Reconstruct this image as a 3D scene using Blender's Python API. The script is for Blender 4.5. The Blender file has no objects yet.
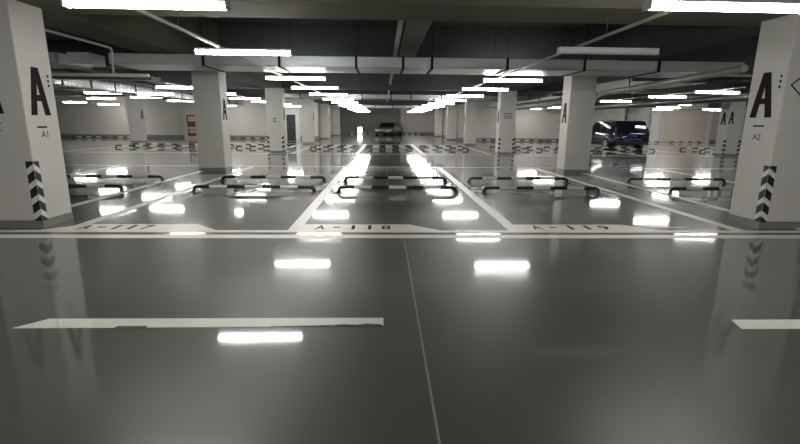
import bpy, bmesh, math, random
from mathutils import Vector, Matrix
random.seed(7)
scene = bpy.context.scene
COL = scene.collection

# ------------------------------------------------------------------ helpers
def new_mat(name):
    m = bpy.data.materials.new(name); m.use_nodes = True
    nt = m.node_tree; b = nt.nodes['Principled BSDF']
    return m, nt, b

def mat(name, col, rough=0.6, metal=0.0, var=0.0, scale=3.0, coat=0.0, spec=0.5, bump=0.0, bscale=40, rvar=0.0):
    m, nt, b = new_mat(name)
    b.inputs['Base Color'].default_value = (*col, 1)
    b.inputs['Roughness'].default_value = rough
    b.inputs['Metallic'].default_value = metal
    b.inputs['Specular IOR Level'].default_value = spec
    if coat:
        b.inputs['Coat Weight'].default_value = coat
        b.inputs['Coat Roughness'].default_value = 0.05
    tc = nt.nodes.new('ShaderNodeTexCoord')
    if var or rvar:
        n = nt.nodes.new('ShaderNodeTexNoise'); n.inputs['Scale'].default_value = scale
        n.inputs['Detail'].default_value = 5
        nt.links.new(tc.outputs['Object'], n.inputs['Vector'])
        if var:
            r = nt.nodes.new('ShaderNodeMix'); r.data_type = 'RGBA'
            r.inputs['A'].default_value = (*[c*(1-var) for c in col], 1)
            r.inputs['B'].default_value = (*[min(1, c*(1+var)) for c in col], 1)
            nt.links.new(n.outputs['Fac'], r.inputs['Factor'])
            nt.links.new(r.outputs['Result'], b.inputs['Base Color'])
        if rvar:
            mr = nt.nodes.new('ShaderNodeMapRange')
            mr.inputs['From Min'].default_value = 0.3; mr.inputs['From Max'].default_value = 0.7
            mr.inputs['To Min'].default_value = max(0, rough-rvar); mr.inputs['To Max'].default_value = rough+rvar
            nt.links.new(n.outputs['Fac'], mr.inputs['Value'])
            nt.links.new(mr.outputs['Result'], b.inputs['Roughness'])
    if bump:
        n2 = nt.nodes.new('ShaderNodeTexNoise'); n2.inputs['Scale'].default_value = bscale
        nt.links.new(tc.outputs['Object'], n2.inputs['Vector'])
        bp = nt.nodes.new('ShaderNodeBump'); bp.inputs['Strength'].default_value = bump
        bp.inputs['Distance'].default_value = 0.01
        nt.links.new(n2.outputs['Fac'], bp.inputs['Height'])
        nt.links.new(bp.outputs['Normal'], b.inputs['Normal'])
    return m

def emis(name, col, strength):
    m, nt, b = new_mat(name)
    b.inputs['Base Color'].default_value = (0.9, 0.9, 0.88, 1)
    b.inputs['Emission Color'].default_value = (*col, 1)
    b.inputs['Emission Strength'].default_value = strength
    return m

M = {}
M['column'] = mat('painted_column_white', (0.61, 0.60, 0.56), 0.55, var=0.05, scale=1.3)
M['wall'] = mat('painted_wall_white', (0.64, 0.62, 0.57), 0.6, var=0.06, scale=0.6)
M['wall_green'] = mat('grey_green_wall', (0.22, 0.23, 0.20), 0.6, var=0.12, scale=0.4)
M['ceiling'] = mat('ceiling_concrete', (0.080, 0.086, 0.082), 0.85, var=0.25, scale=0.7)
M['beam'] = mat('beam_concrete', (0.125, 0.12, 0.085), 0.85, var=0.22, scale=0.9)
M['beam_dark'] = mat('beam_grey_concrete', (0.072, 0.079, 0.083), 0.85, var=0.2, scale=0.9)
M['skirting'] = mat('grey_skirting_paint', (0.21, 0.21, 0.20), 0.35, var=0.1)
M['black'] = mat('black_paint', (0.012, 0.011, 0.012), 0.4)
M['letter'] = mat('stencil_black_paint', (0.020, 0.013, 0.018), 0.8, spec=0.15)
M['grey_letter'] = mat('stencil_grey_paint', (0.10, 0.09, 0.085), 0.5)
M['white'] = mat('white_paint', (0.75, 0.74, 0.72), 0.4)
M['line'] = mat('road_marking_white', (0.70, 0.68, 0.62), 0.38, var=0.12, scale=4)
M['scuff'] = mat('road_marking_scuff', (0.10, 0.07, 0.05), 0.5, var=0.3, scale=20)
M['joint'] = mat('joint_filler', (0.22, 0.20, 0.13), 0.5, var=0.3, scale=6)
M['galv'] = mat('galvanised_steel', (0.44, 0.47, 0.465), 0.46, metal=0.95, var=0.10, scale=1.2, bump=0.06, bscale=2, rvar=0.06)
M['galv_gloss'] = mat('shiny_galvanised_steel', (0.62, 0.64, 0.66), 0.2, metal=0.95, var=0.1, scale=2, rvar=0.05)
M['galv_dull'] = mat('dull_galvanised_steel', (0.36, 0.37, 0.37), 0.45, metal=0.8, var=0.2, scale=2)
M['flange'] = mat('dark_flange', (0.012, 0.012, 0.012), 0.7, spec=0.2)
M['pipe'] = mat('pale_pipe', (0.50, 0.50, 0.46), 0.45, metal=0.2, var=0.1)
M['pipe_dark'] = mat('dark_pipe', (0.06, 0.065, 0.07), 0.5)
M['tray'] = mat('cable_tray_grey', (0.24, 0.235, 0.20), 0.6, var=0.15)
M['conduit'] = mat('conduit_paint', (0.30, 0.28, 0.24), 0.4, metal=0.2)
M['lamp_body'] = mat('lamp_housing_white', (0.55, 0.56, 0.55), 0.45)
M['lamp_cap'] = mat('lamp_end_cap_grey', (0.5, 0.5, 0.5), 0.4)
M['tube_on'] = emis('lit_tube', (1.0, 0.985, 0.93), 20.0)
M['tube_off'] = mat('unlit_tube', (0.62, 0.64, 0.64), 0.35)
M['glow_box'] = emis('glowing_panel', (1.0, 0.98, 0.92), 5.0)
M['red'] = mat('cabinet_red', (0.19, 0.055, 0.035), 0.4)
M['cab_glass'] = mat('cabinet_window', (0.62, 0.50, 0.42), 0.2)
M['door_dark'] = mat('dark_door', (0.02, 0.02, 0.02), 0.4)
M['shutter'] = mat('shutter_beige', (0.66, 0.59, 0.52), 0.5, var=0.04)
M['car_blue'] = mat('car_dark_blue', (0.006, 0.014, 0.05), 0.25, metal=0.3, coat=1.0)
M['car_silver'] = mat('car_silver', (0.38, 0.38, 0.38), 0.3, metal=0.7, coat=1.0)
M['glass'] = mat('car_glass', (0.01, 0.012, 0.014), 0.05, spec=0.8)
M['rubber'] = mat('tyre_rubber', (0.012, 0.012, 0.012), 0.8)
M['rim'] = mat('wheel_alloy', (0.45, 0.45, 0.46), 0.3, metal=0.9)
M['trimblack'] = mat('black_plastic', (0.015, 0.015, 0.016), 0.5)
M['tail'] = mat('tail_lamp_red', (0.10, 0.008, 0.010), 0.15, coat=1.0)
M['plate'] = mat('blue_plate', (0.03, 0.05, 0.20), 0.4)
M['head'] = mat('head_lamp_clear', (0.7, 0.7, 0.72), 0.1, coat=1.0)

# polished dark epoxy floor: clear glossy coat over a rougher dark base
def floor_mat():
    m, nt, b = new_mat('epoxy_floor')
    tc = nt.nodes.new('ShaderNodeTexCoord')
    n = nt.nodes.new('ShaderNodeTexNoise'); n.inputs['Scale'].default_value = 0.45; n.inputs['Detail'].default_value = 6
    nt.links.new(tc.outputs['Object'], n.inputs['Vector'])
    r = nt.nodes.new('ShaderNodeMix'); r.data_type = 'RGBA'
    r.inputs['A'].default_value = (0.060, 0.064, 0.054, 1); r.inputs['B'].default_value = (0.080, 0.083, 0.070, 1)
    nt.links.new(n.outputs['Fac'], r.inputs['Factor']); nt.links.new(r.outputs['Result'], b.inputs['Base Color'])
    b.inputs['Roughness'].default_value = 0.38
    b.inputs['Specular IOR Level'].default_value = 0.36
    b.inputs['Coat Weight'].default_value = 1.0
    b.inputs['Coat IOR'].default_value = 1.5
    mp = nt.nodes.new('ShaderNodeMapping'); mp.inputs['Scale'].default_value = (0.25, 1.2, 1)
    nt.links.new(tc.outputs['Object'], mp.inputs['Vector'])
    n3 = nt.nodes.new('ShaderNodeTexNoise'); n3.inputs['Scale'].default_value = 1.1; n3.inputs['Detail'].default_value = 4
    nt.links.new(mp.outputs['Vector'], n3.inputs['Vector'])
    mr = nt.nodes.new('ShaderNodeMapRange'); mr.inputs['To Min'].default_value = 0.035; mr.inputs['To Max'].default_value = 0.075
    nt.links.new(n3.outputs['Fac'], mr.inputs['Value']); nt.links.new(mr.outputs['Result'], b.inputs['Coat Roughness'])
    bp = nt.nodes.new('ShaderNodeBump'); bp.inputs['Strength'].default_value = 0.08; bp.inputs['Distance'].default_value = 0.01
    n4 = nt.nodes.new('ShaderNodeTexNoise'); n4.inputs['Scale'].default_value = 1.6; n4.inputs['Detail'].default_value = 2
    nt.links.new(tc.outputs['Object'], n4.inputs['Vector']); nt.links.new(n4.outputs['Fac'], bp.inputs['Height'])
    nt.links.new(bp.outputs['Normal'], b.inputs['Coat Normal'])
    return m
M['floor'] = floor_mat()

def obj(name, bm, mats, parent=None, loc=None, smooth=False):
    me = bpy.data.meshes.new(name)
    bmesh.ops.recalc_face_normals(bm, faces=bm.faces)
    bm.to_mesh(me); bm.free()
    if not isinstance(mats, (list, tuple)): mats = [mats]
    for m in mats: me.materials.append(m)
    if smooth:
        for p in me.polygons: p.use_smooth = True
    o = bpy.data.objects.new(name, me); COL.objects.link(o)
    if parent: o.parent = parent
    if loc: o.location = loc
    return o

def tag(o, label, cat, group=None):
    o['label'] = label; o['category'] = cat
    if group: o['group'] = group
    return o

def thing(name, label, cat, loc=(0, 0, 0), rz=0, group=None):
    o = bpy.data.objects.new(name, None); COL.objects.link(o)
    o.location = loc; o.rotation_euler = (0, 0, rz); o.empty_display_size = 0.2
    return tag(o, label, cat, group)

def struct(o, parent=None):
    o['kind'] = 'structure'
    return o

def dup(root, loc, label, group=None, rz=None):
    r = root.copy(); COL.objects.link(r); r.location = loc
    if rz is not None: r.rotation_euler = (0, 0, rz)
    r['label'] = label
    if group: r['group'] = group
    for ch in list(root.children):
        c = ch.copy(); COL.objects.link(c); c.parent = r
        for g in list(ch.children):
            d = g.copy(); COL.objects.link(d); d.parent = c
    return r

def box(bm, x0, x1, y0, y1, z0, z1, mi=0, bevel=0):
    vs = [bm.verts.new((x, y, z)) for z in (z0, z1) for x, y in ((x0, y0), (x1, y0), (x1, y1), (x0, y1))]
    fs = [bm.faces.new([vs[i] for i in f]) for f in ((3, 2, 1, 0), (4, 5, 6, 7), (0, 1, 5, 4), (1, 2, 6, 5), (2, 3, 7, 6), (3, 0, 4, 7))]
    for f in fs: f.material_index = mi
    if bevel:
        es = list({e for f in fs for e in f.edges})
        bmesh.ops.bevel(bm, geom=es, offset=bevel, segments=2, affect='EDGES', profile=0.5)
    return fs

def boxobj(name, x0, x1, y0, y1, z0, z1, m, parent=None, bevel=0):
    bm = bmesh.new(); box(bm, x0, x1, y0, y1, z0, z1, 0, bevel)
    return obj(name, bm, m, parent)

def tube(bm, pts, r, n=10, mi=0, mifunc=None, caps=True):
    pts = [Vector(p) for p in pts]; rings = []
    up0 = None
    for i, p in enumerate(pts):
        t = (pts[min(i+1, len(pts)-1)] - pts[max(i-1, 0)]).normalized()
        if up0 is None:
            up0 = Vector((0, 0, 1)) if abs(t.z) < 0.9 else Vector((0, 1, 0))
        a = t.cross(up0)
        if a.length < 1e-4: a = t.cross(Vector((0, 1, 0)))
        a.normalize(); b = a.cross(t).normalized(); up0 = b
        rings.append([bm.verts.new(p + r*(math.cos(2*math.pi*k/n)*a + math.sin(2*math.pi*k/n)*b)) for k in range(n)])
    for i in range(len(rings)-1):
        mm = mifunc((pts[i]+pts[i+1])/2) if mifunc else mi
        for k in range(n):
            f = bm.faces.new((rings[i][k], rings[i][(k+1) % n], rings[i+1][(k+1) % n], rings[i+1][k])); f.material_index = mm; f.smooth = True
    if caps:
        for rg, pp in ((rings[0], pts[0]), (rings[-1], pts[-1])):
            f = bm.faces.new(rg); f.material_index = mifunc(pp) if mifunc else mi

def rounded(pts, rad, seg=5):
    pts = [Vector(p) for p in pts]; out = [pts[0]]
    for i in range(1, len(pts)-1):
        a = (pts[i-1]-pts[i]); b = (pts[i+1]-pts[i]); r = min(rad, a.length*.95, b.length/2.01) if i == 1 else min(rad, a.length/2.01, b.length*.95) if i == len(pts)-2 else min(rad, a.length/2.01, b.length/2.01)
        A = pts[i]+a.normalized()*r; B = pts[i]+b.normalized()*r
        for k in range(seg+1):
            t = k/seg; out.append((1-t)**2*A+2*t*(1-t)*pts[i]+t*t*B)
    out.append(pts[-1]); return out

def extrude_poly(bm, poly, z0, z1, mi=0):
    lo = [bm.verts.new((x, y, z0)) for x, y in poly]; hi = [bm.verts.new((x, y, z1)) for x, y in poly]
    n = len(poly)
    fs = [bm.faces.new(hi), bm.faces.new(lo[::-1])] + [bm.faces.new((lo[i], lo[(i+1) % n], hi[(i+1) % n], hi[i])) for i in range(n)]
    for f in fs: f.material_index = mi

def text_obj(name, s, w, h, matr, m, parent=None, depth=0.002):
    """lettering in the local XY plane, w wide and h tall, centred, then placed by matrix"""
    cu = bpy.data.curves.new('lettering', 'FONT'); cu.body = s; cu.extrude = 0.01; cu.offset = 0.012
    cu.resolution_u = 4
    t = bpy.data.objects.new('lettering', cu); COL.objects.link(t)
    dg = bpy.context.evaluated_depsgraph_get(); dg.update()
    me = bpy.data.meshes.new_from_object(t.evaluated_get(dg))
    bpy.data.objects.remove(t); 
    xs = [v.co.x for v in me.vertices]; ys = [v.co.y for v in me.vertices]
    cx, cy = (min(xs)+max(xs))/2, (min(ys)+max(ys))/2; sx, sy = w/(max(xs)-min(xs)), h/(max(ys)-min(ys))
    for v in me.vertices: v.co = ((v.co.x-cx)*sx, (v.co.y-cy)*sy, v.co.z*depth/0.01)
    me.transform(matr); me.name = name; me.materials.clear(); me.materials.append(m)
    o = bpy.data.objects.new(name, me); COL.objects.link(o)
    if parent: o.parent = parent
    return o

def big_A(bm, w, h, T, th=0.003):
    """bold narrow stencilled A, centred; T maps (u,v,n) to 3-D"""
    s = w*0.30; hw = w/2; top = w*0.17
    def leg(sign):
        return [(sign*hw, -h/2), (sign*(hw-s), -h/2), (sign*(-top*0.15), h/2-0.22*h), (sign*(-top*0.0), h/2), (sign*top, h/2)]
    bar = [(-hw*0.62, -h*0.20), (hw*0.62, -h*0.20), (hw*0.5, -h*0.07), (-hw*0.5, -h*0.07)]
    for i, pl in enumerate((leg(1), leg(-1), bar)):
        t2 = th + i*0.0002
        lo = [bm.verts.new(T(u, v, 0)) for u, v in pl]; hi = [bm.verts.new(T(u, v, t2)) for u, v in pl]
        bm.faces.new(hi); bm.faces.new(lo[::-1]); n = len(pl)
        for k in range(n): bm.faces.new((lo[k], lo[(k+1) % n], hi[(k+1) % n], hi[k]))

# ------------------------------------------------------------------ camera
H = 1.5
cam_d = bpy.data.cameras.new('camera'); cam = bpy.data.objects.new('camera', cam_d); COL.objects.link(cam)
F = 453.2
cam_d.sensor_width = 36; cam_d.sensor_fit = 'HORIZONTAL'; cam_d.lens = F/800*36
cam_d.clip_start = 0.05; cam_d.clip_end = 300
R = Matrix(((0.9993504252650918, -0.034797262721682834, 0.009374328219051209),
            (-0.0016546628334833616, 0.21554492564606723, 0.9764925228178344),
            (-0.03599985574120827, -0.9758737292986781, 0.2153473353707973)))
cam.matrix_world = Matrix.Translation((0, 0, H)) @ R.transposed().to_4x4()
scene.camera = cam

# ------------------------------------------------------------------ room shell
XW0, XW1, YB = -34.0, 36.0, -12.0
YW = 39.5           # back wall left and right
YE = 60.0           # end wall of the central lane
bm = bmesh.new(); box(bm, XW0, XW1, YB, YE, -0.2, 0)
floor = struct(obj('floor', bm, M['floor']))
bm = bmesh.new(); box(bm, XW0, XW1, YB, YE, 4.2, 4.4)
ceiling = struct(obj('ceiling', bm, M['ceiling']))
struct(boxobj('wall_front', XW0-.2, XW1+.2, YB-.2, YB, 0, 4.4, M['wall']))
struct(boxobj('wall_left', XW0-.2, XW0, YB, YW, 0, 4.4, M['wall']))
struct(boxobj('wall_right', XW1, XW1+.2, YB, YW, 0, 4.4, M['wall']))
struct(boxobj('wall_back_left', XW0-.2, -5.6, YW, YW+.2, 0, 4.4, M['wall']))
struct(boxobj('wall_back_right', 6.5, XW1+.2, YW, YW+.2, 0, 4.4, M['wall']))
struct(boxobj('wall_lane_left', -5.8, -5.6, YW+.2, YE, 0, 4.4, M['wall']))
struct(boxobj('wall_lane_right', 6.5, 6.7, YW+.2, YE, 0, 4.4, M['wall']))
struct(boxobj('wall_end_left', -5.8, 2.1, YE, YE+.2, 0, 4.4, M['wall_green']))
struct(boxobj('wall_end_right', 2.1, 6.7, YE, YE+.2, 0, 4.4, M['wall']))
struct(boxobj('trim_1', 2.04, 2.16, YE-.06, YE, 0, 4.2, M['skirting']))
struct(boxobj('baseboard_back_left', XW0, -5.6, YW-.02, YW, 0, 0.26, M['skirting']))
struct(boxobj('baseboard_back_right', 6.5, XW1, YW-.02, YW, 0, 0.22, M['skirting']))
struct(boxobj('baseboard_end', -5.6, 6.5, YE-.09, YE-.061, 0, 0.25, M['skirting']))
struct(boxobj('baseboard_lane_left', -5.6, -5.58, YW, YE-.1, 0, 0.2, M['skirting']))
struct(boxobj('baseboard_lane_right', 6.48, 6.5, YW, YE-.1, 0, 0.2, M['skirting']))

# door in the left back wall
bm = bmesh.new()
box(bm, -8.45, -8.2, YW-.08, YW, 0, 2.5); box(bm, -7.45, -7.1, YW-.08, YW, 0, 2.5); box(bm, -8.2, -7.45, YW-.08, YW, 2.02, 2.5)
door = struct(obj('door_1', bm, M['white']))
boxobj('door_leaf', -8.2, -7.45, YW-.05, YW-.022, 0.0, 2.02, M['door_dark'], door)
bm = bmesh.new(); tube(bm, [(-7.58, YW-.051, 1.0), (-7.58, YW-.1, 1.0), (-7.72, YW-.1, 1.0)], 0.014, 8)
obj('door_handle', bm, M['galv'], door)

# beige shutter in the right back wall
bm = bmesh.new()
box(bm, 23.0, 23.75, YW-.35, YW-.021, 0, 3.9); box(bm, 28.2, 28.45, YW-.2, YW-.021, 0, 3.0); box(bm, 23.75, 28.2, YW-.2, YW-.021, 2.85, 3.0)
d2 = struct(obj('door_2', bm, M['white']))
bm = bmesh.new()
for i in range(19):
    box(bm, 23.75, 28.2, YW-.12, YW-.05-(0.01 if i % 2 else 0), 0.02+i*0.149, 0.02+(i+1)*0.149)
obj('shutter_panel', bm, M['shutter'], d2)

# concrete beams under the slab (parts of the ceiling)
ROWS = [6.38, 13.89, 22.2, 31.5, 40.6, 50.2]
DEP = 0.62
LINES = [(-27.8, -27.0), (-17.0, -16.2), (-5.56, -4.78), (5.58, 6.36), (16.87, 17.65), (28.0, 28.8)]
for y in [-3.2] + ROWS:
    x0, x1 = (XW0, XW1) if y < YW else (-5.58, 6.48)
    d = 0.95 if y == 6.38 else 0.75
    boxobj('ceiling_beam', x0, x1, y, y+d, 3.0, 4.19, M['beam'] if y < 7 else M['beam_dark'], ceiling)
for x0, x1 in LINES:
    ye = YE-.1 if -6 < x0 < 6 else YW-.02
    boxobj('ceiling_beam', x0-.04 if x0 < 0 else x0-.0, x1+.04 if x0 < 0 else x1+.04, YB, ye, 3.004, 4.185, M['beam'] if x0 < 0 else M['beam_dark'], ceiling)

# ------------------------------------------------------------------ painted floor markings (parts of the floor)
def flat(name, polys, m, z0=0.0005, z1=0.003):
    bm = bmesh.new()
    for p in polys: extrude_poly(bm, p, z0, z1)
    return obj(name, bm, m, floor)
def rect(x0, x1, y0, y1): return [(x0, y0), (x1, y0), (x1, y1), (x0, y1)]

flat('lane_edge_line', [rect(-22, 24, 5.80, 5.98)], M['line'])
flat('bay_front_line', [rect(-22, 24, 6.12, 6.24)], M['line'])
BAYL = [-20.6, -15.1, -11.9, -8.7, -5.50, -4.36, -1.26, 1.87, 5.17, 6.20, 9.40, 12.6, 15.9, 19.0, 22.3]
def bayline(x, y0, y1, w=0.17):
    flat('bay_line', [rect(x-w/2, x+w/2, y0, y1)], M['line'], z1=0.0034)
for x in BAYL:
    if -9 < x < 10: bayline(x, 6.24, 15.42)
flat('bay_rear_line', [rect(-22, 24, 15.42, 15.56)], M['line'])
flat('bay_front_line', [rect(-30, 33, 21.65, 21.8)], M['line'])
for x in BAYL: bayline(x, 21.8, 31.2)
flat('bay_rear_line', [rect(-30, 33, 31.2, 31.35)], M['line'])
flat('bay_front_line', [rect(-30, -6, 35.3, 35.45)], M['line']); flat('bay_front_line', [rect(7, 33, 35.3, 35.45)], M['line'])
# white number panels with a slanted right end, and their numbers
MT = lambda x, y: Matrix.Translation((x, y, 0.0040))
for xs, s, t0, t1, xe in ((-4.30, 'A-117', -4.28, -3.30, -2.75), (-1.18, 'A-118', -0.98, 0.10, 0.38), (1.95, 'A-119', 2.18, 3.32, 3.62)):
    flat('number_panel', [[(xs-(.45 if xs < -4 else 0), 6.24), (xe+.42, 6.24), (xe, 6.62), (xs, 6.62)]], M['line'], z1=0.0031)
    cw = 0.13; n = len(s)
    for i, ch in enumerate(s):
        cx = t0 + cw/2 + (t1-t0-cw)*i/(n-1)
        text_obj('bay_number', ch, cw*(0.8 if ch in '-' else (0.38 if ch == '1' else 1.05)), 0.05 if ch == '-' else 0.25, MT(cx, 6.42), M['letter'], floor, 0.001)
# aisle centre dashes
d = flat('lane_dash', [[(-2.713, 3.165), (-1.98, 3.163), (-1.97, 3.187), (-1.76, 3.187), (-1.74, 3.162), (-0.85, 3.160), (-0.83, 3.172), (-0.75, 3.168),
                        (-0.36, 3.165), (-0.33, 3.178), (-0.16, 3.172), (-0.10, 3.182), (0.0, 3.168), (0.0, 3.305), (-2.56, 3.325)]], M['line'])
flat('lane_dash_scuff', [[(-1.985, 3.155), (-1.75, 3.155), (-1.76, 3.19), (-1.97, 3.19)], [(-0.75, 3.163), (-0.01, 3.168), (-0.02, 3.19), (-0.12, 3.205), (-0.2, 3.185), (-0.3, 3.195), (-0.45, 3.178)]], M['scuff'], z1=0.0035)
flat('lane_dash', [[(2.70, 3.07), (5.6, 3.05), (5.6, 3.20), (2.74, 3.232)]], M['line'])
# saw-cut joint running down the floor
flat('floor_joint', [rect(0.262, 0.276, -8, 5.72)], M['joint'], z1=0.0012)
# short white floor reflection, painted on as a bar in the right-hand bay
flat('painted_reflection_bar', [rect(3.98, 4.5, 6.42, 6.47)], M['line'])

# ------------------------------------------------------------------ columns
def chevrons(bm, sx, z0, z1, w=0.10, per=0.208):
    """tape wrapping a front corner: origin at the corner, front face y=0, side face x=0, body lies towards -sx"""
    def quad(face, a, b, c, d2, off, mi):
        def P(u, z):
            return (-sx*u, -off, z) if face == 0 else (sx*off, u, z)
        f = bm.faces.new([bm.verts.new(P(*q)) for q in (a, b, c, d2)]); f.material_index = mi
    for face in (0, 1):
        quad(face, (0, z0), (w, z0), (w, z1), (0, z1), 0.003, 0)
    n = int((z1-z0)/per)+2
    for k in range(-1, n):
        c1 = z0 + 0.09 + k*per; c0 = c1 - 0.125; drop = 0.075
        for face in (0, 1):
            # clip the slanted band between z0 and z1
            poly = [(0, c0), (w, c0-drop), (w, c1-drop), (0, c1)]
            for lim, keep in ((z0, 1), (z1, -1)):
                out = []
                for i in range(len(poly)):
                    p, q = poly[i], poly[(i+1) % len(poly)]
                    pi, qi = (p[1]-lim)*keep >= 0, (q[1]-lim)*keep >= 0
                    if pi: out.append(p)
                    if pi != qi:
                        t = (lim-p[1])/(q[1]-p[1]); out.append((p[0]+t*(q[0]-p[0]), lim))
                poly = out
                if len(poly) < 3: break
            if len(poly) >= 3:
                vs = [bm.verts.new((-sx*u, -0.0045, z) if face == 0 else (sx*0.0045, u, z)) for u, z in poly]
                f = bm.faces.new(vs); f.material_index = 1

ordw = ['nearest', 'second', 'third', 'fourth', 'fifth', 'sixth']
def column(li, ri):
    x0, x1 = LINES[li]; y0 = ROWS[ri]; W = x1-x0; left = x1 < 0
    side = ['second line left of the lane', 'outer left line', 'left side of the central lane', 'right side of the central lane', 'outer right line', 'far outer right line'][li]
    lab = {(2, 0): 'big white square column at left front with black A1 and chevron tape',
           (3, 0): 'big white square column at right front with black A2 and chevron tape',
           (2, 1): 'plain white square column, second on the left side of the central lane',
           (3, 1): 'plain white square column, second on the right side of the central lane'}.get((li, ri))
    if not lab: lab = 'white square concrete column, %s from the front on the %s' % (ordw[ri], side)
    top = 3.0
    t = thing('concrete_column', lab, 'column', ((x0+x1)/2, y0, 0))
    bm = bmesh.new(); box(bm, -W/2, W/2, 0, DEP, 0.1, top, 0, 0.012); obj('column_shaft', bm, M['column'], t)
    bm = bmesh.new(); box(bm, -W/2-.004, W/2+.004, -.004, DEP+.004, 0, 0.1); obj('skirting', bm, M['skirting'], t)
    if ri in (0, 2):
        for sx in (-1, 1):
            bm = bmesh.new(); chevrons(bm, sx, 0.10, 0.93 if ri == 0 else 0.85)
            obj('chevron_tape', bm, [M['white'], M['black']], t, (sx*W/2, 0, 0))
    # A on the side facing the lane
    s = 1 if left else -1
    def T(yc, zc):   # local frame on the lane-side face
        def f(u, v, n): return (s*(W/2+n), yc + s*u, zc+v)
        return f
    if ri == 0:
        ay, az, ah, aw = (0.295, 1.865, 0.64, 0.37) if left else (0.335, 1.935, 0.64, 0.40)
    else:
        ay, az, ah, aw = 0.30, 1.82, 0.60, 0.36
    bm = bmesh.new(); big_A(bm, aw, ah, T(ay, az)); obj('letter_mark', bm, M['letter'], t)
    def bit(name, y0b, y1b, z0b, z1b, m=M['letter']):
        bm = bmesh.new(); a, b = sorted((s*(W/2), s*(W/2+.003))); box(bm, a, b, y0b, y1b, z0b, z1b); return obj(name, bm, m, t)
    if ri == 0:
        if left:
            bit('dash_mark', 0.18, 0.365, 1.374, 1.396)
            for z in (2.085, 2.02, 1.957): bit('dot_mark', 0.51, 0.54, z-.017, z+.017)
            Mx = Matrix(((0, 0, 1, W/2), (1, 0, 0, 0.30), (0, 1, 0, 1.285), (0, 0, 0, 1)))
            text_obj('number_mark', 'A1', 0.13, 0.085, Mx, M['grey_letter'], t)
        else:
            bit('dash_mark', 0.235, 0.435, 1.481, 1.503)
            for z in (2.18, 2.11, 2.035): bit('dot_mark', 0.07, 0.10, z-.019, z+.019)
            Mx = Matrix(((0, 0, -1, -W/2), (-1, 0, 0, 0.335), (0, 1, 0, 1.335), (0, 0, 0, 1)))
            text_obj('number_mark', 'A2', 0.15, 0.09, Mx, M['grey_letter'], t)
            # diamond outline on the front face
            bm = bmesh.new(); cx, cz, rx, rz_ = -W/2+0.31, 2.055, 0.24, 0.20
            ring = lambda k: [(cx-rx*k, cz), (cx, cz+rz_*k), (cx+rx*k, cz), (cx, cz-rz_*k)]
            o_, i_ = ring(1), ring(0.86)
            for k in range(4):
                q = [o_[k], o_[(k+1) % 4], i_[(k+1) % 4], i_[k]]
                bm.faces.new([bm.verts.new((x, -0.003, z)) for x, z in q])
            obj('diamond_mark', bm, M['letter'], t)
    if ri == 0 and left or (ri == 2 and li == 4):
        def TF(u, v, n): return ((W/2-0.42 if ri == 0 else -W/2+0.16)+u, -n, 1.86+v)
        bm = bmesh.new(); big_A(bm, 0.30 if ri == 0 else .26, 0.60, TF); obj('letter_mark', bm, M['letter'], t)
        if ri == 0:
            bm = bmesh.new(); box(bm, W/2-.42-.09, W/2-.42+.09, -.003, 0, 1.425, 1.445); box(bm, W/2-.42-.05, W/2-.42+.08, -.003, 0, 1.33, 1.345)
            obj('dash_mark', bm, M['grey_letter'], t)
    if ri == 2 and li in (2, 3):
        bm = bmesh.new(); zz = 1.46 if li == 2 else 1.72; w = .09 if li == 2 else .2
        for dz in ((0, .12) if li == 2 else (0, .09, .2)):
            box(bm, -w, w, -.003, 0, zz+dz, zz+dz+.045)
        obj('sign_mark', bm, M['grey_letter'], t)
    return t
for ri in range(6):
    for li in range(6):
        if ri >= 4 and li not in (2, 3): continue
        if li in (0, 5): continue
        if ri in (0, 1) and li in (1, 4): continue
        column(li, ri)
# narrow pier with the fire cabinets at the left back wall
boxp = struct(boxobj('trim_2', -16.35, -14.8, YW-1.1, YW-.021, 0, 4.19, M['wall']))
fy = YW-1.1
for zz0, zz1, nm, lb in ((0.95, 1.92, 'fire_cabinet', 'upper red fire cabinet with pale window on the white pier'), (0.22, 0.78, 'fire_cabinet', 'lower small red fire cabinet near the floor on the white pier')):
    t = thing(nm, lb, 'fire cabinet', (-15.5, fy, zz0))
    h = zz1-zz0
    bm = bmesh.new(); box(bm, -.47, .47, -.16, 0, 0, h, 0, .015); obj('cabinet_body', bm, M['red'], t)
    bm = bmesh.new(); box(bm, -.36, .36, -.166, -.16, h*.45, h*.88); obj('window', bm, M['cab_glass'], t)
    bm = bmesh.new(); box(bm, .28, .33, -.18, -.16, h*.2, h*.34); obj('handle', bm, M['galv'], t)

# ------------------------------------------------------------------ wheel stops
def wheel_stop(L):
    t = thing('wheel_stop', 'x', 'wheel stop')
    r = 0.037; zc = 0.112; path = []
    raw = rounded([(-L/2+r, 0, 0.008), (-L/2+r, 0, zc), (L/2-r, 0, zc), (L/2-r, 0, 0.008)], 0.2, 8)
    bounds = [-L/2 + L*k/7 for k in range(1, 7)]
    pts = []
    for i in range(len(raw)-1):
        pts.append(raw[i])
        if abs(raw[i+1].x-raw[i].x) > 0.5:
            for b in bounds: pts.append(Vector((b, 0, zc)))
    pts.append(raw[-1])
    bm = bmesh.new()
    tube(bm, pts, r, 10, mifunc=lambda p: int((p.x+L/2)/L*7) % 2)
    obj('rail', bm, [M['black'], M['white']], t)
    for s in (-1, 1):
        bm = bmesh.new(); box(bm, -.065, .065, -.065, .065, 0.0, 0.010, 0, .002)
        for a in (-1, 1):
            tube(bm, [(a*.047, .045, .008), (a*.047, .045, .018)], .008, 6)
        obj('foot_plate', bm, M['black'], t, (s*(L/2-r), 0, 0))
    return t
proto = wheel_stop(2.62)
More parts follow.
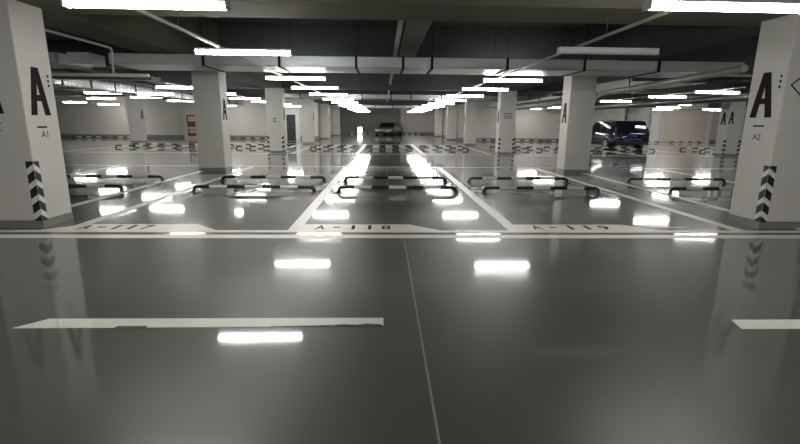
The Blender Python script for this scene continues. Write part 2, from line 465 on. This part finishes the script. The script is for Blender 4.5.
bayname = {-13.3: 'third bay left of left columns', -10.1: 'second bay left of left columns', -6.83: 'first bay left of left columns',
           -2.78: 'left bay of the central three', 0.30: 'middle bay of the central three', 3.46: 'right bay of the central three',
           7.63: 'first bay right of right columns', 10.9: 'second bay right of right columns', 14.1: 'third bay right of right columns', 19.3: 'beyond the outer right columns'}
first = True
def put(x, y, lab):
    global first
    if first:
        proto.location = (x, y, 0.0035); proto['label'] = lab; proto['group'] = 'black and white wheel stops'; first = False
    else:
        dup(proto, (x, y, 0.0035), lab, 'black and white wheel stops')
for x in (-6.83, -2.78, 0.30, 3.46, 7.63):
    put(x, 9.75, 'black and white tubular wheel stop, nearest row, %s' % bayname[x])
    put(x-(0 if x != -6.83 else -.02), 11.5, 'black and white tubular wheel stop, second row, %s' % bayname[x])
for x in (-13.3, -10.1, -6.83, -2.78, 0.30, 3.46, 7.63, 10.9, 14.1, 19.3):
    put(x, 25.5, 'small black and white wheel stop, third row, %s' % bayname[x])
    put(x, 27.25, 'small black and white wheel stop, fourth row, %s' % bayname[x])
farb = [(-23.5, 'leftmost seen'), (-20.3, 'left of the fire cabinets'), (-13.3, 'right of the fire cabinets'), (-10.2, 'left of the dark door'),
        (8.6, 'nearest right of the lane'), (11.8, 'second right of the lane'), (14.8, 'third right of the lane'), (21.6, 'left of the beige shutter'), (25.2, 'before the beige shutter')]
for x, w in farb:
    put(x, 37.6, 'tiny dark and white wheel stop by the back wall, %s' % w)
for x, w in ((-3.2, 'left'), (3.6, 'right')):
    put(x, 57.5, 'tiny wheel stop by the end wall, %s of the silver car' % w)

# ------------------------------------------------------------------ lamps
LZ = 2.65
def lamp(on=True):
    t = thing('ceiling_lamp', 'x', 'lamp')
    L = 1.62
    bm = bmesh.new(); box(bm, -L/2, L/2, -.065, .065, 0.012, 0.045, 0, .006); obj('lamp_housing', bm, M['lamp_body'], t)
    bm = bmesh.new()
    prof = [(-.058, .011), (-.062, -.012), (-.045, -.042), (0, -.056), (.045, -.042), (.062, -.012), (.058, .011)]
    a = [bm.verts.new((-L/2+.02, y, z)) for y, z in prof]; b = [bm.verts.new((L/2-.02, y, z)) for y, z in prof]
    for i in range(len(prof)-1): bm.faces.new((a[i], a[i+1], b[i+1], b[i]))
    bm.faces.new(a); bm.faces.new(b[::-1]); bm.faces.new((a[0], b[0], b[-1], a[-1]))
    obj('diffuser', bm, M['tube_on'] if on else M['tube_off'], t)
    for s in (-1, 1):
        bm = bmesh.new(); x0, x1 = sorted((s*(L/2-.02), s*(L/2+.005))); box(bm, x0, x1, -.064, .064, -.057, .012, 0, .004); obj('end_cap', bm, M['lamp_cap'], t)
    return t
lp = lamp(); lfirst = True
def putlamp(x, y, lab, group):
    global lfirst
    if lfirst: lp.location = (x, y, LZ); lp['label'] = lab; lp['group'] = group; lfirst = False
    else: dup(lp, (x, y, LZ), lab, group)
nth = ['nearest', 'second', 'third', 'fourth', 'fifth', 'sixth', 'seventh', 'eighth', 'ninth', 'tenth', 'eleventh', 'twelfth', 'thirteenth', 'fourteenth']
LY = [5.03, 8.26, 12.95, 16.45, 20.3, 24.7, 28.8, 33.2, 37.2, 41.6, 45.6, 49.4, 53.5]
RY = [4.70, 7.60, 12.75, 16.2, 20.2, 24.4, 28.6, 33.0, 37.0, 41.4, 45.4, 49.2, 53.3]
for i, y in enumerate(LY): putlamp(-2.39, y, 'lit tube lamp, %s from the front in the row left of centre' % nth[i], 'tube lamps left of centre')
for i, y in enumerate(RY):
    if i == 1: continue
    putlamp(3.38 if i == 0 else 3.50, y, 'lit tube lamp, %s from the front in the row right of centre' % nth[i], 'tube lamps right of centre')
un = lamp(False); un.location = (3.60, 7.60, LZ); un['label'] = 'unlit grey tube lamp in front of the second right-hand column'
for row, x, ys in (('row just left of the left columns', -7.3, (17.1, 20.9, 25.0, 29.0, 33.2, 37.0)), ('second row left of the left columns', -12.3, (21.1, 24.8, 28.9, 33.2, 37.0)),
                   ('outermost left row', -21.4, (29.0, 33.3, 37.2)), ('row just right of the right columns', 11.8, (16.3, 19.2, 23.5, 28.0, 33.0, 37.0)),
                   ('second row right of the right columns', 16.9, (26.4,)), ('outermost right row', 24.5, (29.0, 34.0))):
    for i, y in enumerate(ys): putlamp(x, y, 'lit tube lamp, %s from the front, %s' % (nth[i], row), 'tube lamps, ' + row)
for i, (x, y) in enumerate(((-2.39, 0.6), (3.5, 0.4), (-2.39, -4.5), (3.5, -4.5), (-9.5, 2.5), (11.0, 2.5), (-9.5, -4.0), (11.0, -4.0), (-10.5, 9.8), (12.0, 9.8), (-16.5, 17.0), (17.8, 13.0), (-18.6, 22.9), (17.4, 17.6))):  # unseen lamps added to light the foreground and brighten the columns
    putlamp(x, y, 'unseen tube lamp outside the picture, added for its light', 'added lamps out of view')
for i, (x, y) in enumerate(((19.4, 31.3), (21.4, 35.2), (25.6, 35.2))): putlamp(x, y, 'lit tube lamp before the beige shutter, %s of three' % ['leftmost', 'middle', 'rightmost'][i], 'lamps before the beige shutter')
for i, (x, y) in enumerate(((-10.3, 21.6), (-15.9, 27.0))): putlamp(x, y, ['lit tube lamp seen beside the long left duct', 'lit tube lamp before the far left white column'][i], 'single lamps at left')
# lamp trunking
def run(name, pts, r, m, label, cat, n=10, rad=0.15, hang=False):
    bm = bmesh.new(); tube(bm, rounded(pts, rad) if len(pts) > 2 else pts, r, n)
    o = tag(obj(name, bm, m), label, cat)
    if hang:
        a, b = Vector(pts[-2]), Vector(pts[-1]); k = max(1, int((b-a).length/4))
        for i in range(k):
            p = a.lerp(b, (i+.5)/k)
            if any(y0 <= p.y <= y0+.95 for y0 in ROWS): p.y += 1.0
            bm = bmesh.new(); tube(bm, [(p.x, p.y, p.z+r-.004), (p.x, p.y, 4.199)], .006, 6); obj('pipe_hanger', bm, M['pipe_dark'], o)
    return o
for x, y0, y1, w in ((-2.78, -6, 55, 'the lamp row left of centre'), (3.12, -6, 55, 'the lamp row right of centre'), (-7.3, 16, 38, 'the lamps just left of the left columns'),
                     (-12.3, 20, 38, 'the second lamp row at left'), (-21.4, 28, 38, 'the outermost lamp row at left'), (11.8, 15, 38, 'the lamps just right of the right columns'),
                     (16.9, 25, 28, 'the second lamp row at right'), (19.4, 30.5, 33, 'the leftmost lamp before the beige shutter'), (21.4, 34, 37, 'the middle lamp before the beige shutter'), (25.6, 34, 37, 'the rightmost lamp before the beige shutter'), (24.5, 28, 38, 'the outermost lamp row at right'), (-9.5, -5, 3.5, 'the added near left lamps out of view'),
                     (11.0, -5, 3.5, 'the added near right lamps out of view'), (-10.5, 9, 10.6, 'one added lamp hidden at left'), (-16.5, 16, 18, 'an added lamp hidden behind the left front column'), (17.8, 12, 14, 'an added lamp hidden behind the right front column'), (-18.6, 22, 24, 'an added lamp hidden at far left'), (-10.3, 20.6, 22.0, 'the lamp beside the long left duct'), (-15.9, 26, 28, 'the lamp before the far left column'), (17.4, 16.6, 18.6, 'an added lamp just out of view at right'), (12.0, 9, 10.6, 'one added lamp hidden at right')):
    t = thing('ceiling_trunking', 'thin pale trunking carrying ' + w, 'conduit', (x, y0, LZ+.045))
    bm = bmesh.new(); box(bm, -.018, .018, 0, y1-y0, 0, .035); obj('channel', bm, M['conduit'], t)
    ys = [b+.3 for b in [-3.2]+ROWS if y0 < b+.3 < y1]; zt = 3.0
    if not ys: ys = [y0+.2, y1-.2]; zt = 4.199
    for yy in ys:
        bm = bmesh.new(); tube(bm, [(0, yy-y0, .035), (0, yy-y0, zt-LZ-.045)], .006, 6); obj('hanger_rod', bm, M['pipe_dark'], t)

# ------------------------------------------------------------------ ducts and pipes
def duct(label, x0, x1, y0, y1, z0, z1, xs, m=M['galv'], along='x', hang=True):
    t = thing('ceiling_duct', label, 'duct', ((x0+x1)/2, (y0+y1)/2, z0))
    cx, cy = (x0+x1)/2, (y0+y1)/2
    bm = bmesh.new(); box(bm, x0-cx, x1-cx, y0-cy, y1-cy, 0, z1-z0, 0, 0.01)
    obj('duct_body', bm, m, t)
    for v in xs:
        bm = bmesh.new(); e = .02
        if along == 'x':
            box(bm, v-cx-.03, v-cx+.03, y0-cy-e, y1-cy+e, -e, z1-z0+e*.4)
            if hang and v != .45:
                for yy in (y0-cy-.012, y1-cy+.012): tube(bm, [(v-cx, yy, z1-z0), (v-cx, yy, 4.199-z0)], .006, 6)
        else:
            box(bm, x0-cx-e, x1-cx+e, v-cy-.02, v-cy+.02, -e, z1-z0)
            if hang:
                for xx in (x0-cx-.012, x1-cx+.012): tube(bm, [(xx, v-cy, z1-z0), (xx, v-cy, 4.199-z0)], .006, 6)
        obj('flange', bm, M['flange'], t)
    return t
duct('wide flat galvanised air duct crossing above the nearest parking bays', -6.3, 8.67, 11.17, 12.53, 2.745, 2.985, (-4.17, -2.43, -.65, .45, 1.13, 2.92, 4.77, 6.58))
duct('second galvanised air duct crossing far behind the first one', -6.3, 8.1, 26.0, 27.3, 2.745, 2.985, (-4.6, -3.0, -1.2, .4, 1.5, 3.2, 4.9, 6.6))
duct('third galvanised air duct crossing near the end of the lane', -5.5, 6.4, 43.0, 44.3, 2.745, 2.985, (-4, -2.4, -.8, .8, 2.4, 4.0, 5.5))
duct('long galvanised duct running into the depth at far left', -12.0, -10.85, 13.6, 36.5, 2.62, 2.999, [14.8+1.55*i for i in range(14)], m=M['galv_gloss'], along='y', hang=False)
duct('dull grey duct seen beside the left front column', -13.5, -7.5, 11.2, 12.5, 2.75, 2.99, (-9.3, -11.2), m=M['galv_dull'])
boxd = boxobj('ceiling_junction_box', -7.25, -6.75, 11.2, 11.8, 2.74, 2.99, M['galv']); tag(boxd, 'small shiny metal box between the left duct and the main duct', 'box')
duct('long dull duct running into the depth at right', 8.2, 9.2, 13.2, 38.0, 2.66, 2.999, [15.5+3*i for i in range(7)], m=M['galv_dull'], along='y', hang=False)
run('ceiling_water_pipe', [(0.30, 2, 3.25), (0.30, 55, 3.25)], 0.055, M['pipe'], 'pale pipe running lengthwise under the slab at the centre', 'pipe')
tag(boxobj('cable_tray', .42, .88, 7.36, 13.88, 3.3, 3.36, M['tray']), 'pale flat tray beside the central ceiling pipe', 'tray')
run('fire_pipe', [(-5.15, 7.01, 2.82), (-5.17, 9.3, 2.82), (-5.19, 9.3, 2.36)], 0.022, M['pipe'], 'thin pale pipe under the left beam bending down', 'pipe', rad=.08)
run('ceiling_water_pipe', [(-9.5, 9.34, 2.335), (-4.55, 9.34, 2.335)], 0.035, M['pipe'], 'pale horizontal pipe just right of the left front column', 'pipe', hang=True)
run('ceiling_dark_pipe', [(-9.5, 10.2, 2.36), (-4.9, 10.2, 2.36)], 0.04, M['pipe_dark'], 'dark horizontal pipe behind the pale one at left', 'pipe', hang=True)
run('ceiling_water_pipe', [(-12, 12.9, 2.56), (-6.0, 12.9, 2.56)], 0.05, M['pipe'], 'pale horizontal pipe at left, farther back than the dark one', 'pipe', hang=True)
run('ceiling_water_pipe', [(7.0, 9.0, 2.58), (7.35, 13.5, 2.54), (7.5, 16, 2.54), (9.9, 22, 2.50), (9.9, 37, 2.50)], 0.075, M['pipe'], 'thick pale pipe curving into the depth at right', 'pipe', rad=.8, hang=True)
run('ceiling_dark_pipe', [(6.9, 12.9, 2.72), (15.5, 13.0, 2.72)], 0.05, M['pipe_dark'], 'dark pipe crossing at right behind the end of the duct', 'pipe')
run('ceiling_dark_pipe', [(6.5, 18.0, 2.60), (8.15, 18.0, 2.60)], 0.06, M['pipe_dark'], 'dark pipe crossing at right, farther back', 'pipe')
for i, (x, z) in enumerate(((-9.9, 2.9), (-8.6, 2.9), (13.5, 2.55), (14.6, 2.5))):
    run('ceiling_service_pipe', [(x, 13.3, z), (x, 38.5, z)], 0.06, M['galv_dull'],
        'long grey pipe running into the depth, %s' % ['beside the far left duct', 'closest to the left columns', 'right of the thick pale pipe', 'outermost on the right'][i], 'pipe')
# ------------------------------------------------------------------ cars
def car(name, label, paint, loc, rz, wide, SUV=True):
    """rear bumper at y=0, nose at y=L, width wide"""
    t = thing(name, label, 'car', loc, rz)
    hw = wide/2; L = 4.7; k = 1.0 if SUV else 0.86
    # lower body stations: y, half width, z bottom, z belt
    st = [(0.0, .86, .42, .92), (0.08, .95, .30, 1.02), (.5, 1, .24, 1.06), (1.6, 1, .22, 1.05), (3.0, 1, .22, 1.02), (3.5, .99, .22, .99), (4.3, .94, .26, .88), (4.6, .84, .32, .74), (4.7, .70, .40, .62)]
    def ring(bm, y, w, zb, zt):
        w *= hw; r = []
        for (a, b) in ((-.90, 0), (-1, .25), (-1, .62), (-.95, .9), (-.86, 1), (.86, 1), (.95, .9), (1, .62), (1, .25), (.90, 0)):
            r.append(bm.verts.new((a*w, y, (zb+(zt-zb)*b)*k)))
        return r
    bm = bmesh.new(); rs = [ring(bm, *s) for s in st]
    for i in range(len(rs)-1):
        n = len(rs[0])
        for j in range(n): bm.faces.new((rs[i][j], rs[i][(j+1) % n], rs[i+1][(j+1) % n], rs[i+1][j]))
    bm.faces.new(rs[0]); bm.faces.new(rs[-1][::-1])
    body = obj('body', bm, paint, t, smooth=True)
    ZT = 1.70*k
    # greenhouse: glass block and painted roof
    def loft(secs, name, m, parent):
        bm = bmesh.new(); lo = [bm.verts.new(p) for p in secs[0]]; prev = lo
        for s in secs[1:]:
            cur = [bm.verts.new(p) for p in s]
            for j in range(len(s)): bm.faces.new((prev[j], prev[(j+1) % len(s)], cur[(j+1) % len(s)], cur[j]))
            prev = cur
        bm.faces.new(prev); bm.faces.new(lo[::-1]); return obj(name, bm, m, parent)
    zb = 1.0*k
    def q(w, y0, y1, z): return [(-w*hw, y0, z), (w*hw, y0, z), (w*hw, y1, z), (-w*hw, y1, z)]
    y0b, y0t, y1t, y1b = (.10, .42, 2.7, 3.45) if SUV else (.45, 1.05, 2.6, 3.5)
    loft([q(.90, y0b, y1b, zb), q(.76, y0t, y1t, ZT-.07)], 'windows', M['glass'], t)
    loft([q(.775, y0t-.10, y1t+.04, ZT-.085), q(.76, y0t-.06, y1t-.02, ZT-.03), q(.66, y0t+.12, y1t-.25, ZT)], 'roof', paint, t)
    for sx in (-1, 1):
        for (ya, yb, wd) in ((y0b, y0t, .05), (1.05 if SUV else 1.2, 1.12 if SUV else 1.3, .035), (1.95, 1.95, .03), (y1b, y1t, .035)):
            bm = bmesh.new(); tube(bm, [(sx*.905*hw, ya, zb-.02), (sx*.77*hw, yb, ZT-.07)], wd, 6); obj('window_pillar', bm, paint, t)
    # wheels
    for sx in (-1, 1):
        for yw in (.95, 3.75):
            bm = bmesh.new(); tube(bm, [(sx*(hw-.24), yw, .34), (sx*(hw+.005), yw, .34)], .34, 20)
            w = obj('wheel', bm, M['rubber'], t)
            bm = bmesh.new(); tube(bm, [(sx*(hw+.004), yw, .34), (sx*(hw+.018), yw, .34)], .21, 16)
            obj('rim', bm, M['rim'], w)
            bm = bmesh.new()
            a0 = [(math.cos(a)*.40, math.sin(a)*.40) for a in [math.pi*i/10 for i in range(11)]]
            for i in range(10):
                p, q2 = a0[i], a0[i+1]
                f = [(sx*(hw-.02), yw+p[0], .34+p[1]), (sx*(hw-.02), yw+q2[0], .34+q2[1]), (sx*(hw+.012), yw+q2[0]*.9, .34+q2[1]*.9), (sx*(hw+.012), yw+p[0]*.9, .34+p[1]*.9)]
                bm.faces.new([bm.verts.new(v) for v in f])
            obj('wheel_arch', bm, M['trimblack'], t)
    # rear: lamps, plate, bumper trim, handle bar; front: lamps, grille; mirrors
    for sx in (-1, 1):
        x0, x1 = sorted((sx*hw*.60, sx*hw*.90))
        bm = bmesh.new(); box(bm, x0, x1, -.015, .12, .78*k, .96*k, 0, .02); obj('tail_lamp', bm, M['tail'], t)
        bm = bmesh.new(); box(bm, x0, x1, 4.50, 4.66, .60*k, .74*k, 0, .02); obj('head_lamp', bm, M['head'], t)
        x0, x1 = sorted((sx*hw*.97, sx*(hw*1.0+.16)))
        bm = bmesh.new(); box(bm, x0, x1, 2.95, 3.08, 1.0*k, 1.14*k, 0, .03); obj('side_mirror', bm, paint, t)
    bm = bmesh.new(); box(bm, -.30, .30, -.025, .01, .72*k, .86*k); obj('number_plate', bm, M['plate'], t)
    bm = bmesh.new(); box(bm, -hw*.86, hw*.86, -.05, .12, .30*k, .50*k, 0, .03); obj('rear_bumper', bm, M['trimblack'], t)
    bm = bmesh.new(); box(bm, -hw*.5, hw*.5, -.035, .02, .60*k, .635*k, 0, .008); obj('chrome_strip', bm, M['rim'], t)
    bm = bmesh.new(); box(bm, -hw*.45, hw*.45, 4.62, 4.72, .42*k, .62*k, 0, .02); obj('grille', bm, M['trimblack'], t)
    if SUV:
        bm = bmesh.new()
        for sx in (-1, 1):
            tube(bm, rounded([(sx*.68*hw, .6, ZT-.03), (sx*.68*hw, .68, ZT+.045), (sx*.68*hw, 2.3, ZT+.045), (sx*.68*hw, 2.4, ZT-.03)], .05), .018, 6)
        obj('roof_rail', bm, M['rim'], t)
    return t
car('suv_car', 'dark blue suv parked with its rear towards the camera at right', M['car_blue'], (14.85, 27.0, 0), 0.05, 2.3)
car('silver_car', 'small distant silver car parked at the end of the lane', M['car_silver'], (1.45, 59.3, 0), math.radians(160), 2.3, SUV=False)

# small glowing box at the end of the lane
t = thing('light_box', 'small glowing white light box on the floor at the lane end', 'light box', (-3.05, 58.9, 0))
bm = bmesh.new(); box(bm, -.30, .30, 0, .3, 0, .85, 0, .02); obj('box_body', bm, M['lamp_body'], t)
bm = bmesh.new(); box(bm, -.25, .25, -.02, 0, .08, .80); obj('lit_panel', bm, M['glow_box'], t)

# ------------------------------------------------------------------ world and view
w = bpy.data.worlds.new('world'); scene.world = w; w.use_nodes = True
w.node_tree.nodes['Background'].inputs['Color'].default_value = (0.5, 0.5, 0.48, 1)
w.node_tree.nodes['Background'].inputs['Strength'].default_value = 0.02
vs = scene.view_settings
vs.view_transform = 'Standard'; vs.look = 'None'; vs.gamma = 1; vs.use_curve_mapping = False
vs.exposure = 1.6
scene.cycles.use_denoising = True
scene.cycles.max_bounces = 8; scene.cycles.diffuse_bounces = 4; scene.cycles.glossy_bounces = 4
scene.cycles.sample_clamp_indirect = 8
